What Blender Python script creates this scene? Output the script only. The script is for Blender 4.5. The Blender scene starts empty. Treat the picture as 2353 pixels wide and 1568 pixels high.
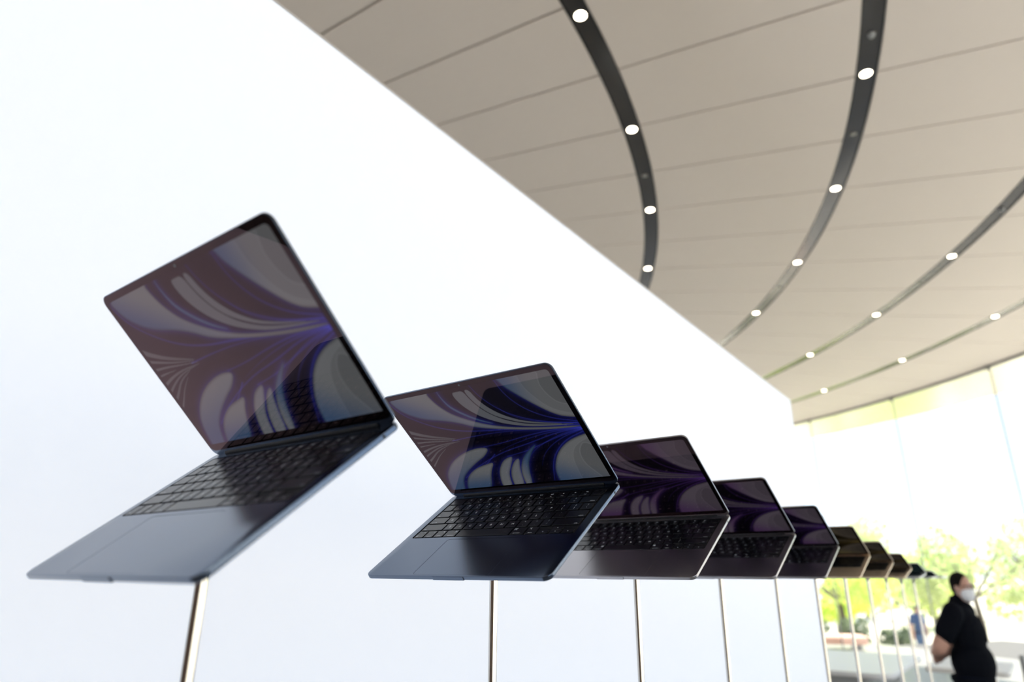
import bpy, bmesh, math, random
import numpy as np
from mathutils import Vector, Matrix
random.seed(7); np.random.seed(7)
C = bpy.context.scene.collection
SC = bpy.context.scene
PI = math.pi
R = math.radians

# ------------------------------------------------------------ camera, world, sun, exposure
EYE = 1.73
PITCH, ROLL = 0.337589, 0.007961
cam_d = bpy.data.cameras.new('camera'); cam = bpy.data.objects.new('camera', cam_d); C.objects.link(cam)
fw = Vector((0, math.cos(PITCH), math.sin(PITCH))); up0 = Vector((0, -math.sin(PITCH), math.cos(PITCH))); r0 = Vector((1, 0, 0))
rt = r0*math.cos(ROLL) + up0*math.sin(ROLL); up = -r0*math.sin(ROLL) + up0*math.cos(ROLL)
cam.matrix_world = Matrix(((rt.x, up.x, -fw.x, 0), (rt.y, up.y, -fw.y, 0), (rt.z, up.z, -fw.z, EYE), (0, 0, 0, 1)))
cam_d.sensor_width = 36.0; cam_d.sensor_fit = 'HORIZONTAL'; cam_d.lens = 1518.0/2353*36.0
cam_d.clip_start = 0.02; cam_d.clip_end = 600
cam_d.dof.use_dof = True; cam_d.dof.focus_distance = 0.93; cam_d.dof.aperture_fstop = 2.9; cam_d.dof.aperture_blades = 9
SC.camera = cam
SC.view_settings.view_transform = 'Standard'; SC.view_settings.look = 'None'
SC.view_settings.gamma = 1.0; SC.view_settings.use_curve_mapping = False
SC.view_settings.exposure = 0.0

world = bpy.data.worlds.new('sky'); SC.world = world; world.use_nodes = True
wt = world.node_tree; bg = wt.nodes['Background']
tc = wt.nodes.new('ShaderNodeTexCoord'); sx = wt.nodes.new('ShaderNodeSeparateXYZ'); rp = wt.nodes.new('ShaderNodeValToRGB')
wt.links.new(tc.outputs['Generated'], sx.inputs[0]); wt.links.new(sx.outputs['Z'], rp.inputs[0]); wt.links.new(rp.outputs[0], bg.inputs[0])
rp.color_ramp.elements[0].position = 0.0; rp.color_ramp.elements[0].color = (0.80, 0.90, 1.0, 1)
rp.color_ramp.elements[1].position = 0.9; rp.color_ramp.elements[1].color = (0.30, 0.52, 0.95, 1)
bg.inputs[1].default_value = 1.9
sun_d = bpy.data.lights.new('sun', 'SUN'); sun = bpy.data.objects.new('sun', sun_d); C.objects.link(sun)
sun_d.energy = 13.5; sun_d.angle = R(0.6); sun_d.color = (1.0, 0.95, 0.87)
SUN_AZ, SUN_EL = R(20), R(63)          # azimuth measured from +X towards +Y: high beyond the glass on the right
sv = Vector((math.cos(SUN_EL)*math.cos(SUN_AZ), math.cos(SUN_EL)*math.sin(SUN_AZ), math.sin(SUN_EL)))
sun.rotation_euler = sv.to_track_quat('Z', 'Y').to_euler()

# ------------------------------------------------------------ helpers
def mat(name, col, rough=0.5, metal=0.0, emit=None, estr=0.0, noise=0.0, nscale=40.0, spec=0.5, bump=0.0):
    m = bpy.data.materials.new(name); m.use_nodes = True
    t = m.node_tree; b = t.nodes['Principled BSDF']
    b.inputs['Base Color'].default_value = (*col, 1); b.inputs['Roughness'].default_value = rough
    b.inputs['Metallic'].default_value = metal; b.inputs['Specular IOR Level'].default_value = spec
    if emit:
        b.inputs['Emission Color'].default_value = (*emit, 1); b.inputs['Emission Strength'].default_value = estr
    if noise or bump:
        tcn = t.nodes.new('ShaderNodeTexCoord'); n = t.nodes.new('ShaderNodeTexNoise'); n.inputs['Scale'].default_value = nscale
        n.inputs['Detail'].default_value = 4
        t.links.new(tcn.outputs['Object'], n.inputs['Vector'])
        if noise:
            mx = t.nodes.new('ShaderNodeMix'); mx.data_type = 'RGBA'
            mx.inputs[6].default_value = (*[c*(1-noise) for c in col], 1); mx.inputs[7].default_value = (*[min(1, c*(1+noise)) for c in col], 1)
            t.links.new(n.outputs['Fac'], mx.inputs[0]); t.links.new(mx.outputs[2], b.inputs['Base Color'])
        if bump:
            bp = t.nodes.new('ShaderNodeBump'); bp.inputs['Strength'].default_value = bump; bp.inputs['Distance'].default_value = 0.002
            t.links.new(n.outputs['Fac'], bp.inputs['Height']); t.links.new(bp.outputs[0], b.inputs['Normal'])
    return m

def link_mesh(name, me, m=None, parent=None):
    o = bpy.data.objects.new(name, me); C.objects.link(o)
    if m is not None:
        if len(me.materials) == 0: me.materials.append(m)
        if me.materials[0] is not m:
            o.material_slots[0].link = 'OBJECT'; o.material_slots[0].material = m
    if parent is not None: o.parent = parent
    return o
def obj(name, bm, m=None, parent=None, smooth=False, sharp=35):
    bmesh.ops.recalc_face_normals(bm, faces=bm.faces[:])
    me = bpy.data.meshes.new(name); bm.to_mesh(me); bm.free()
    if smooth:
        for p in me.polygons: p.use_smooth = True
        me.set_sharp_from_angle(angle=R(sharp))
    return link_mesh(name, me, m, parent)
def tag(o, label=None, cat=None, group=None, kind=None):
    if label: o['label'] = label
    if cat: o['category'] = cat
    if group: o['group'] = group
    if kind: o['kind'] = kind
    return o
def empty(name, loc=(0, 0, 0), rz=0.0, parent=None):
    o = bpy.data.objects.new(name, None); C.objects.link(o); o.location = loc; o.rotation_euler = (0, 0, rz)
    o.empty_display_size = 0.05
    if parent is not None: o.parent = parent
    return o
def add_box(bm, c, s, rot=None):
    r = bmesh.ops.create_cube(bm, size=1.0)
    M = Matrix.Translation(Vector(c)) @ (rot.to_4x4() if rot is not None else Matrix.Identity(4)) @ Matrix.Diagonal((*s, 1))
    bmesh.ops.transform(bm, matrix=M, verts=r['verts']); return r['verts']
def add_tube(bm, p, q, ra, rb=None, n=12, caps=True):
    rb = ra if rb is None else rb
    p = Vector(p); q = Vector(q); d = (q-p); L = d.length
    M = Matrix.Translation((p+q)/2) @ d.to_track_quat('Z', 'Y').to_matrix().to_4x4()
    r = bmesh.ops.create_cone(bm, cap_ends=caps, cap_tris=False, segments=n, radius1=ra, radius2=rb, depth=L)
    bmesh.ops.transform(bm, matrix=M, verts=r['verts']); return r['verts']
def add_lathe(bm, prof, n=24, a0=0.0, a1=2*PI, close=True):
    full = abs(a1-a0-2*PI) < 1e-6; k = n if full else n+1
    rings = [[bm.verts.new((r*math.cos(a0+(a1-a0)*i/n), r*math.sin(a0+(a1-a0)*i/n), z)) for r, z in prof] for i in range(k)]
    for i in range(n):
        A, B = rings[i], rings[(i+1) % k]
        for j in range(len(prof)-1): bm.faces.new((A[j], B[j], B[j+1], A[j+1]))
def rrect(w, d, r, n=6, x0=0, y0=0):
    pts = []
    for cx, cy, a in ((w/2-r, d/2-r, 0), (-w/2+r, d/2-r, PI/2), (-w/2+r, -d/2+r, PI), (w/2-r, -d/2+r, 1.5*PI)):
        for i in range(n+1):
            t = a + PI/2*i/n; pts.append((x0+cx+r*math.cos(t), y0+cy+r*math.sin(t)))
    return pts
def slab(bm, w, d, r, prof, x0=0, y0=0, n=6, top=True, bottom=True):
    """rounded slab; prof = [(inset, z), ...] from bottom to top; returns the loops"""
    loops = [[bm.verts.new((x, y, z)) for x, y in rrect(w-2*i, d-2*i, max(r-i, 1e-4), n, x0, y0)] for i, z in prof]
    for A, B in zip(loops, loops[1:]):
        for k in range(len(A)): bm.faces.new((A[k], A[(k+1) % len(A)], B[(k+1) % len(A)], B[k]))
    if bottom: bm.faces.new(list(reversed(loops[0])))
    if top: bm.faces.new(loops[-1])
    return loops

# ------------------------------------------------------------ materials
def floor_material():
    m = mat('terrazzo', (0.42, 0.40, 0.38), rough=0.34, spec=.35)
    t = m.node_tree; b = t.nodes['Principled BSDF']
    tcn = t.nodes.new('ShaderNodeTexCoord'); v = t.nodes.new('ShaderNodeTexVoronoi'); v.inputs['Scale'].default_value = 60
    cr = t.nodes.new('ShaderNodeValToRGB'); cr.color_ramp.elements[0].color = (0.25, 0.235, 0.215, 1); cr.color_ramp.elements[1].color = (0.37, 0.35, 0.325, 1)
    t.links.new(tcn.outputs['Object'], v.inputs['Vector']); t.links.new(v.outputs['Color'], cr.inputs[0]); t.links.new(cr.outputs[0], b.inputs['Base Color'])
    return m
M_floor = floor_material()
M_panel = mat('ceiling_panel', (0.775, 0.712, 0.662), rough=0.55, noise=0.015, nscale=3)
M_joint = mat('ceiling_joint', (0.50, 0.455, 0.40), rough=0.8, noise=0.05)
M_track = mat('track_black', (0.030, 0.030, 0.030), rough=0.14, noise=0.1, nscale=12)
M_track.node_tree.nodes['Principled BSDF'].inputs['IOR'].default_value = 2.0
M_wall = mat('backdrop_white', (0.70, 0.70, 0.70), rough=0.6, emit=(0.75, 0.83, 1.0), estr=0.50, noise=0.01, nscale=2)  # cool emission added to the white; daylight alone leaves it too warm
M_alu = mat('aluminium', (0.72, 0.72, 0.73), rough=0.35, metal=1.0, noise=0.03)
M_lamp = mat('lamp_lens', (1, 0.95, 0.85), emit=(1.0, 0.88, 0.68), estr=14.0)
M_housing = mat('lamp_housing', (0.09, 0.08, 0.07), rough=0.4, noise=0.1)
M_soffit = mat('roof_soffit', (0.74, 0.70, 0.60), rough=0.22, metal=0.75, noise=0.02, nscale=2)
M_steel = mat('grey_steel', (0.32, 0.32, 0.31), rough=0.4, metal=0.6, noise=0.05)
M_domeglass = mat('dome_glass', (0.25, 0.26, 0.27), rough=0.08, noise=0.05)
M_chrome = mat('polished_chrome', (0.60, 0.575, 0.53), rough=0.06, metal=1.0, noise=0.02)
M_rubber = mat('black_rubber', (0.012, 0.012, 0.013), rough=0.6, noise=0.1)
M_ink = mat('key_print', (0.62, 0.64, 0.66), rough=0.5, emit=(0.75, 0.85, 1.0), estr=0.10, noise=0.02)
M_key = mat('key_plastic', (0.006, 0.006, 0.008), rough=0.30, noise=0.05, nscale=300)
M_tray = mat('keyboard_tray', (0.003, 0.003, 0.004), rough=0.6, noise=0.05)
M_tablew = mat('table_white', (0.86, 0.86, 0.86), rough=0.3, noise=0.01)
M_tableg = mat('plinth_grey', (0.50, 0.50, 0.49), rough=0.6, noise=0.04, nscale=8)
M_orange = mat('orange_upholstery', (0.95, 0.58, 0.45), rough=0.7, noise=0.12, nscale=12, bump=0.3)
M_grass = mat('dry_grass', (0.66, 0.59, 0.47), rough=0.9, noise=0.22, nscale=0.6, bump=0.4)
M_terr = mat('warm_paving', (0.105, 0.094, 0.080), rough=0.7, noise=0.06, nscale=3)
M_bark = mat('bark', (0.13, 0.10, 0.075), rough=0.9, noise=0.3, nscale=20, bump=0.5)
def anodised(name, col, rough=0.3):
    return mat(name, col, rough=rough, metal=1.0, noise=0.015, nscale=900)
BODY = {'midnight': anodised('anodised_midnight', (0.115, 0.145, 0.20), 0.24), 'grey': anodised('anodised_grey', (0.42, 0.41, 0.43), 0.33),
        'starlight': anodised('anodised_starlight', (0.80, 0.66, 0.50), 0.50), 'silver': anodised('anodised_silver', (0.72, 0.73, 0.75), 0.42)}
def leaf_material(name, a, b):
    m = bpy.data.materials.new(name); m.use_nodes = True; t = m.node_tree; t.nodes.clear()
    out = t.nodes.new('ShaderNodeOutputMaterial'); df = t.nodes.new('ShaderNodeBsdfDiffuse'); tr = t.nodes.new('ShaderNodeBsdfTranslucent'); mx = t.nodes.new('ShaderNodeMixShader')
    g = t.nodes.new('ShaderNodeTexCoord'); n = t.nodes.new('ShaderNodeTexNoise'); n.inputs['Scale'].default_value = 1.6
    cr = t.nodes.new('ShaderNodeValToRGB'); cr.color_ramp.elements[0].position = .35; cr.color_ramp.elements[1].position = .65
    cr.color_ramp.elements[0].color = (*a, 1); cr.color_ramp.elements[1].color = (*b, 1)
    t.links.new(g.outputs['Object'], n.inputs['Vector']); t.links.new(n.outputs['Fac'], cr.inputs[0])
    t.links.new(cr.outputs[0], df.inputs[0]); t.links.new(cr.outputs[0], tr.inputs[0]); mx.inputs[0].default_value = .5
    t.links.new(df.outputs[0], mx.inputs[1]); t.links.new(tr.outputs[0], mx.inputs[2]); t.links.new(mx.outputs[0], out.inputs[0])
    return m
M_leaf = leaf_material('leaf_green', (0.64, 0.78, 0.13), (0.86, 0.93, 0.30))
M_leaf2 = leaf_material('leaf_bluegreen', (0.40, 0.48, 0.18), (0.68, 0.74, 0.34))
M_leaf3 = leaf_material('leaf_hedge', (0.15, 0.19, 0.12), (0.28, 0.33, 0.20))
def pane_material():
    m = bpy.data.materials.new('clear_glass'); m.use_nodes = True; t = m.node_tree; t.nodes.clear()
    out = t.nodes.new('ShaderNodeOutputMaterial'); tr = t.nodes.new('ShaderNodeBsdfTransparent'); gl = t.nodes.new('ShaderNodeBsdfGlossy'); mx = t.nodes.new('ShaderNodeMixShader')
    lw = t.nodes.new('ShaderNodeLayerWeight'); lw.inputs[0].default_value = .5
    pw = t.nodes.new('ShaderNodeMath'); pw.operation = 'POWER'; pw.inputs[1].default_value = 5.0
    ma = t.nodes.new('ShaderNodeMath'); ma.operation = 'MULTIPLY_ADD'; ma.inputs[1].default_value = .90; ma.inputs[2].default_value = .035
    t.links.new(lw.outputs['Facing'], pw.inputs[0]); t.links.new(pw.outputs[0], ma.inputs[0])
    tr.inputs[0].default_value = (0.975, 0.985, 0.980, 1); gl.inputs['Roughness'].default_value = 0.0
    t.links.new(ma.outputs[0], mx.inputs[0]); t.links.new(tr.outputs[0], mx.inputs[1]); t.links.new(gl.outputs[0], mx.inputs[2]); t.links.new(mx.outputs[0], out.inputs[0])
    return m
M_glass = pane_material()
def screen_material(name, attr):
    m = bpy.data.materials.new(name); m.use_nodes = True; t = m.node_tree; t.nodes.clear()
    out = t.nodes.new('ShaderNodeOutputMaterial'); gl = t.nodes.new('ShaderNodeBsdfGlossy'); mx = t.nodes.new('ShaderNodeMixShader')
    gl.inputs['Color'].default_value = (1.0, 0.64, 0.67, 1); gl.inputs['Roughness'].default_value = 0.012
    fr = t.nodes.new('ShaderNodeFresnel'); fr.inputs[0].default_value = 1.45
    if attr:
        a = t.nodes.new('ShaderNodeVertexColor'); a.layer_name = 'wallpaper'
        base = t.nodes.new('ShaderNodeEmission'); base.inputs[1].default_value = 1.0; t.links.new(a.outputs['Color'], base.inputs[0])
    else:
        base = t.nodes.new('ShaderNodeBsdfDiffuse'); base.inputs[0].default_value = (0.003, 0.003, 0.003, 1)
    t.links.new(fr.outputs[0], mx.inputs[0]); t.links.new(base.outputs[0], mx.inputs[1]); t.links.new(gl.outputs[0], mx.inputs[2]); t.links.new(mx.outputs[0], out.inputs[0])
    return m
M_screen = screen_material('lit_screen', True); M_bezel = screen_material('bezel_glass', False)

# ------------------------------------------------------------ the round hall: floor, ceiling, tracks, glass
HC = Vector((-10.2, 9.7, 0)); HZ_C = EYE + 4.0; A0 = -28.97; STEP = 7.5
RT = [12.16, 14.16, 16.13, 18.09]; RG = 20.0; RE = 22.15
bm = bmesh.new(); add_lathe(bm, [(0.001, 0), (22.3, 0), (22.3, -0.3), (0.001, -0.3)], 192)
fl = obj('floor', bm, M_floor); fl.location = HC; tag(fl, 'pale polished terrazzo floor of the round hall', kind='structure')

bm = bmesh.new(); add_lathe(bm, [(0.001, 0.045), (RG+.1, 0.045), (RE-.02, 0.045), (RE, 0.02), (RE, 0.08), (RE-1.0, 0.4), (0.001, 0.7)], 192)
ceil = obj('ceiling', bm, M_joint); ceil.location = HC + Vector((0, 0, HZ_C)); tag(ceil, 'round warm white panelled ceiling with radial joints', kind='structure')
TW = 0.085
rings = [(3.0, 7.4), (7.42, RT[0]-TW), (RT[0]+TW, RT[1]-TW), (RT[1]+TW, RT[2]-TW), (RT[2]+TW, RT[3]-TW), (RT[3]+TW, RG-.03)]
def sector(bm, ri, ro, a0, a1, z0, z1, n=3, bev=0.004):
    lo, hi, mid = [], [], []
    def loop(i, z):
        p = [(ri+i, a0+i/max(ri, 1)), ] 
        out = [(ro-i, a0 + i/ro + (a1-a0-2*i/ro)*k/n) for k in range(n+1)] + [(ri+i, a1 - i/ri - (a1-a0-2*i/ri)*k/n) for k in range(n+1)]
        return [bm.verts.new((r*math.cos(a), r*math.sin(a), z)) for r, a in out]
    L = [loop(bev, z0), loop(0, z0+bev), loop(0, z1)]
    for A, B in zip(L, L[1:]):
        for k in range(len(A)): bm.faces.new((A[k], A[(k+1) % len(A)], B[(k+1) % len(A)], B[k]))
    for k in range(n):
        bm.faces.new((L[0][k], L[0][k+1], L[0][2*n-k], L[0][2*n+1-k]))
        bm.faces.new((L[2][k], L[2][k+1], L[2][2*n-k], L[2][2*n+1-k]))
vis = [k for k in range(96) if -8 <= ((k + 48) % 96) - 48 <= 18]
hid = [k for k in range(96) if k not in vis]
half = STEP/2
for ri, ro in rings:
    g = 0.011
    bm = bmesh.new(); sector(bm, ri, ro, R(A0)+g/ro, R(A0+half)-g/ro, 0.0, 0.03)
    o = obj('panel', bm, M_panel, ceil)
    for k in vis[1:]:
        c = o.copy(); C.objects.link(c); c.parent = ceil; c.rotation_euler = (0, 0, R(half*k))
    o.rotation_euler = (0, 0, R(half*vis[0]))
    bm = bmesh.new()
    for k in hid: sector(bm, ri, ro, R(A0+half*k)+g/ro, R(A0+half*(k+1))-g/ro, 0.0, 0.03, 2)
    tag(obj('panel_field', bm, M_panel, ceil), kind='stuff')
for k in range(48):
    kk = ((k+24) % 48) - 24
    if kk == -24 or not (2 <= kk <= 10): continue
    bm = bmesh.new(); sector(bm, RG+.03, RE-.02, R(A0+STEP*k)+.008/RE, R(A0+STEP*(k+1))-.008/RE, 0.0, 0.03)
    obj('soffit_panel', bm, M_soffit, ceil)
bm = bmesh.new()
for k in range(48):
    kk = ((k+24) % 48) - 24
    if not (2 <= kk <= 10) or kk == -24: sector(bm, RG+.03, RE-.02, R(A0+STEP*k)+.008/RE, R(A0+STEP*(k+1))-.008/RE, 0.0, 0.03, 2)
tag(obj('soffit_field', bm, M_soffit, ceil), kind='stuff')

which = ['innermost and darkest', 'second', 'third', 'outermost']
for i, r in enumerate(RT):
    bm = bmesh.new(); add_lathe(bm, [(r-TW+.004, .028), (r-TW+.004, .0), (r-TW+.014, .0), (r-TW+.014, .010), (r+TW-.014, .010), (r+TW-.014, 0.), (r+TW-.004, 0.), (r+TW-.004, .028)], 288)
    t = obj('light_track', bm, M_track); t.location = HC + Vector((0, 0, HZ_C))
    tag(t, ['wide black curved lighting track nearest the white wall top, the innermost of four', 'dark grey curved lighting track crossing the middle of the ceiling, second of four',
            'thin grey curved lighting track, third of four from the white wall', 'pale curved lighting track closest to the glass wall, outermost of four'][i], 'light track', 'curved tracks in the ceiling')
LIT = {0: [0, 1, 2, 3], 1: [1, 2, 3, 4], 2: [3, 4, 5], 3: [4, 5, 6]}
TN = ['innermost black track', 'second track from the wall', 'third track from the wall', 'outermost track by the glass']
bm = bmesh.new(); add_lathe(bm, [(0.0001, .018), (.056, .018), (.056, .008), (.049, .0075), (.047, .014)], 24)
house_me = obj('housing', bm, M_housing); hm = house_me.data; bpy.data.objects.remove(house_me)
bm = bmesh.new(); add_lathe(bm, [(0.0001, .004), (.025, .005), (.046, .008), (.046, .014), (.0001, .014)], 24)
lens_o = obj('lens', bm, M_lamp, smooth=True); lm_ = lens_o.data; bpy.data.objects.remove(lens_o)
for i, ks in LIT.items():
    for j, k in enumerate(ks):
        a = R(A0 + STEP*k + {0: .62, 1: .2}.get(k, 0) * (1 if i == 0 else .0))
        e = empty('spotlight', HC + Vector((RT[i]*math.cos(a), RT[i]*math.sin(a), HZ_C)))
        pos = ['topmost', 'second from the top', 'third from the top', 'lowest'][j] if len(ks) == 4 else ['topmost', 'middle', 'lowest'][j]
        tag(e, 'round spotlight in the %s, %s of %s' % (TN[i], pos, ['four', 'four', 'three', 'three'][i]), 'ceiling light', 'lit track spotlights')
        link_mesh('housing', hm, M_housing, e); link_mesh('lens', lm_, M_lamp, e)
for i, ang, kind, lab in ((1, -23.36, 'dome', 'small glossy dome above the topmost lamp of the second ceiling track'), (2, -10.8, 'dome', 'small pale dome in the third ceiling track near the right edge'),
                    (1, -18.0, 'socket', 'small dark socket between the top two lamps of the second ceiling track'), (0, -17.43, 'socket', 'small grey socket between second and third lamp of the black track'),
                    (2, -3.5, 'socket', 'small dark socket in the third ceiling track just above its middle lamp'), (1, -3.2, 'socket', 'small dark socket in the second ceiling track above its lowest lamp')):
    e = empty('ceiling_sensor', HC + Vector((RT[i]*math.cos(R(ang)), RT[i]*math.sin(R(ang)), HZ_C)))
    tag(e, lab, 'sensor')
    bm = bmesh.new(); add_lathe(bm, [(0.0001, .026), (.035, .026), (.035, .007), (.028, .007)], 20); obj('collar', bm, M_housing, e)
    bm = bmesh.new()
    if kind == 'dome': add_lathe(bm, [(.030, .012)] + [(.030*math.cos(t), .004 - .030*math.sin(t)) for t in np.linspace(0, 1.56, 8)], 20); obj('dome', bm, M_domeglass, e, True)
    else: add_lathe(bm, [(.028, .012), (.028, .006), (.010, .004), (.0001, .012)], 20); obj('cap', bm, M_steel, e, True)

# window_1 .. window_48: glass panes of the ring, each with its joint and top clamp
a1 = R(STEP)/2; HG = HZ_C + .04
bm = bmesh.new(); n = 4
def arc_sheet(bm, r, aa, ab, z0, z1, th, n):
    I = [[bm.verts.new((q*math.cos(aa+(ab-aa)*k/n), q*math.sin(aa+(ab-aa)*k/n), z)) for q, z in ((r, z0), (r+th, z0), (r+th, z1), (r, z1))] for k in range(n+1)]
    for A, B in zip(I, I[1:]):
        for j in range(4): bm.faces.new((A[j], B[j], B[(j+1) % 4], A[(j+1) % 4]))
    bm.faces.new(I[0]); bm.faces.new(I[-1])
arc_sheet(bm, RG, -a1+.0004, a1-.0004, 0.0, HG, .024, n)
tmp = obj('pane', bm, M_glass); pane_me = tmp.data; bpy.data.objects.remove(tmp)
bm = bmesh.new(); add_box(bm, (RG+.012, 0, HG/2), (.026, .016, HG)); tmp = obj('joint', bm, M_steel); joint_me = tmp.data; bpy.data.objects.remove(tmp)
bm = bmesh.new(); add_box(bm, (RG-.03, 0, HZ_C-.05), (.07, .06, .10)); bmesh.ops.bevel(bm, geom=bm.edges[:], offset=.01, segments=2, affect='EDGES'); tmp = obj('clamp', bm, M_steel); clamp_me = tmp.data; bpy.data.objects.remove(tmp)
for k in range(48):
    w = link_mesh('window_%d' % (k+1), pane_me, M_glass); w.location = HC; w.rotation_euler = (0, 0, R(A0 + STEP*(k+.5)))
    tag(w, 'tall clear curved glass pane of the round glass wall', kind='structure')
    j = link_mesh('joint', joint_me, M_steel, w); j.rotation_euler = (0, 0, -a1)
    c = link_mesh('clamp', clamp_me, M_steel, w); c.rotation_euler = (0, 0, -a1)
bm = bmesh.new(); add_lathe(bm, [(RG-.015, -.045), (RG+.045, -.045), (RG+.045, .02), (RG-.015, .02), (RG-.015, -.045)], 192)
t1 = obj('trim_1', bm, M_steel); t1.location = HC + Vector((0, 0, HZ_C)); tag(t1, 'dark thin channel along the top of the glass', kind='structure')

# ------------------------------------------------------------ the white backdrop wall
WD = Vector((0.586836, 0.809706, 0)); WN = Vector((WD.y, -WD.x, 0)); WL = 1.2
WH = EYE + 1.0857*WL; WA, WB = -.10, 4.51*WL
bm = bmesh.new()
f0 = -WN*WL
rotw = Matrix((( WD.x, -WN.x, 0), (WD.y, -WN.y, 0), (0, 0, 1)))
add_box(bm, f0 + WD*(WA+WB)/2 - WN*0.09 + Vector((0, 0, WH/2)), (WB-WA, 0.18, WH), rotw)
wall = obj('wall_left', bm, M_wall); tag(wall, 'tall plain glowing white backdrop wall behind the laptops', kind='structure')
for nm, c, s in (('edge_profile', f0 + WD*(WA+WB)/2 - WN*0.004 + Vector((0, 0, WH+.004)), (WB-WA, 0.010, .008)), ('edge_profile', f0 + WD*(WB+.004) - WN*0.004 + Vector((0, 0, WH/2)), (.008, .010, WH))):
    bm = bmesh.new(); add_box(bm, c, s, rotw); obj(nm, bm, M_alu, wall)

# unseen brown partition, added as something dark for rods and screens to mirror
bm = bmesh.new(); add_box(bm, WD*-3.6 - WN*1.3 + Vector((0, 0, 1.65)), (.2, 9.4, 3.3), rotw)
tag(obj('added_partition', bm, mat('brown_timber', (.16, .095, .07), rough=.5, noise=.2, nscale=5)), 'unseen dark brown timber partition added behind the photographer for reflections', kind='structure')

# ------------------------------------------------------------ wallpaper of the screens (abstract petals), painted on a fine grid
POLYS = {
'A':[(0.711,1.001),(0.859,1.0),(1.0,1.0),(1.0,0.874),(1.0,0.71),(0.997,0.559),(0.946,0.591),(0.899,0.636),(0.858,0.696),(0.813,0.772),(0.759,0.874),(0.724,0.952)],
'A1':[(0.84,1.0),(0.828,0.925),(0.846,0.831),(0.885,0.717),(0.938,0.642),(1.002,0.579),(1.0,1.0)],
'A2':[(0.961,1.004),(0.928,0.948),(0.917,0.88),(0.93,0.787),(0.963,0.707),(0.996,0.675),(1.0,1.0)],
'B':[(0.0,1.0),(0.141,1.0),(0.27,0.995),(0.285,0.922),(0.312,0.839),(0.354,0.763),(0.436,0.684),(0.523,0.619),(0.633,0.568),(0.809,0.523),(0.997,0.487),(0.889,0.49),(0.713,0.523),(0.535,0.576),(0.428,0.619),(0.366,0.672),(0.279,0.721),(0.164,0.762),(0.08,0.828),(0.026,0.91)],
'C1':[(0.423,0.961),(0.461,0.963),(0.497,0.963),(0.507,0.88),(0.527,0.797),(0.57,0.707),(0.646,0.623),(0.774,0.556),(0.986,0.507),(0.767,0.539),(0.634,0.596),(0.55,0.659),(0.482,0.741),(0.435,0.849)],
'C2':[(0.503,0.964),(0.535,0.966),(0.548,0.868),(0.579,0.774),(0.639,0.679),(0.741,0.593),(0.972,0.517),(0.735,0.579),(0.613,0.664),(0.555,0.742),(0.518,0.846)],
'S1':[(0.342,0.995),(0.354,0.882),(0.398,0.79),(0.479,0.687),(0.571,0.613),(0.473,0.673),(0.39,0.773),(0.346,0.865)],
'F':[(0.432,0.403),(0.361,0.418),(0.261,0.388),(0.167,0.329),(0.09,0.248),(0.032,0.146),(0.002,0.018),(0.047,0.013),(0.089,0.015),(0.133,0.107),(0.2,0.189),(0.299,0.274),(0.376,0.327)],
'G':[(0.106,0.021),(0.163,0.119),(0.26,0.21),(0.349,0.241),(0.407,0.256),(0.341,0.15),(0.278,0.023),(0.189,0.023)],
'H1':[(0.352,0.02),(0.39,0.139),(0.451,0.243),(0.498,0.281),(0.541,0.293),(0.493,0.2),(0.445,0.111),(0.418,0.019)],
'H2':[(0.431,0.018),(0.455,0.109),(0.515,0.228),(0.576,0.279),(0.533,0.158),(0.496,0.015)],
'H3':[(0.506,0.014),(0.527,0.126),(0.579,0.246),(0.643,0.326),(0.724,0.392),(0.65,0.293),(0.592,0.178),(0.544,0.015)],
'I':[(1.002,0.432),(0.937,0.398),(0.862,0.346),(0.801,0.272),(0.752,0.173),(0.724,0.083),(0.716,0.006),(0.856,0.004),(1.0,-0.0),(1.001,0.23)],
'I1':[(0.987,0.399),(0.922,0.333),(0.878,0.253),(0.859,0.164),(0.854,0.087),(0.847,0.006),(1.0,-0.0),(1.001,0.23)],
'I2':[(0.974,0.357),(0.932,0.3),(0.911,0.229),(0.913,0.136),(0.94,0.06),(0.978,0.013),(1.0,-0.0),(1.001,0.23)],
}
CURVES = {
'M1':[(1.0,.52),(.86,.555),(.74,.61),(.66,.69),(.62,.80)],'M2':[(1.0,.505),(.84,.53),(.70,.585),(.60,.66),(.53,.77)],'M3':[(1.0,.475),(.83,.475),(.70,.445),(.57,.40),(.46,.345)],
'M4':[(1.0,.465),(.9,.45),(.79,.40),(.69,.33),(.61,.24)],'M5':[(1.0,.46),(.90,.425),(.80,.36),(.72,.27),(.67,.16)],'M6':[(.24,.52),(.38,.535),(.55,.54),(.75,.52),(1.0,.485)],'M7':[(.44,.33),(.36,.25),(.28,.17),(.20,.02)],
'L1':[(-0.0,0.975),(0.032,0.85),(0.143,0.718),(0.261,0.631),(0.392,0.584),(0.53,0.565),(0.719,0.538),(0.999,0.48)],
'L2':[(0.993,0.476),(0.843,0.491),(0.692,0.471),(0.536,0.433),(0.405,0.418)],
'L3':[(0.995,0.47),(0.86,0.463),(0.681,0.396),(0.5,0.346),(0.307,0.242),(0.158,0.12)],
'L4':[(0.997,0.463),(0.886,0.434),(0.752,0.377),(0.643,0.326),(0.509,0.295)],
'L5':[(0.704,0.996),(0.708,0.891),(0.739,0.777),(0.794,0.678),(0.882,0.592),(0.997,0.537)],
'L6':[(0.553,0.995),(0.569,0.891),(0.617,0.77),(0.692,0.663),(0.827,0.571),(0.991,0.521)],
'L7':[(0.998,0.441),(0.887,0.388),(0.798,0.288),(0.739,0.176),(0.691,0.009)],
}

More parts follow.
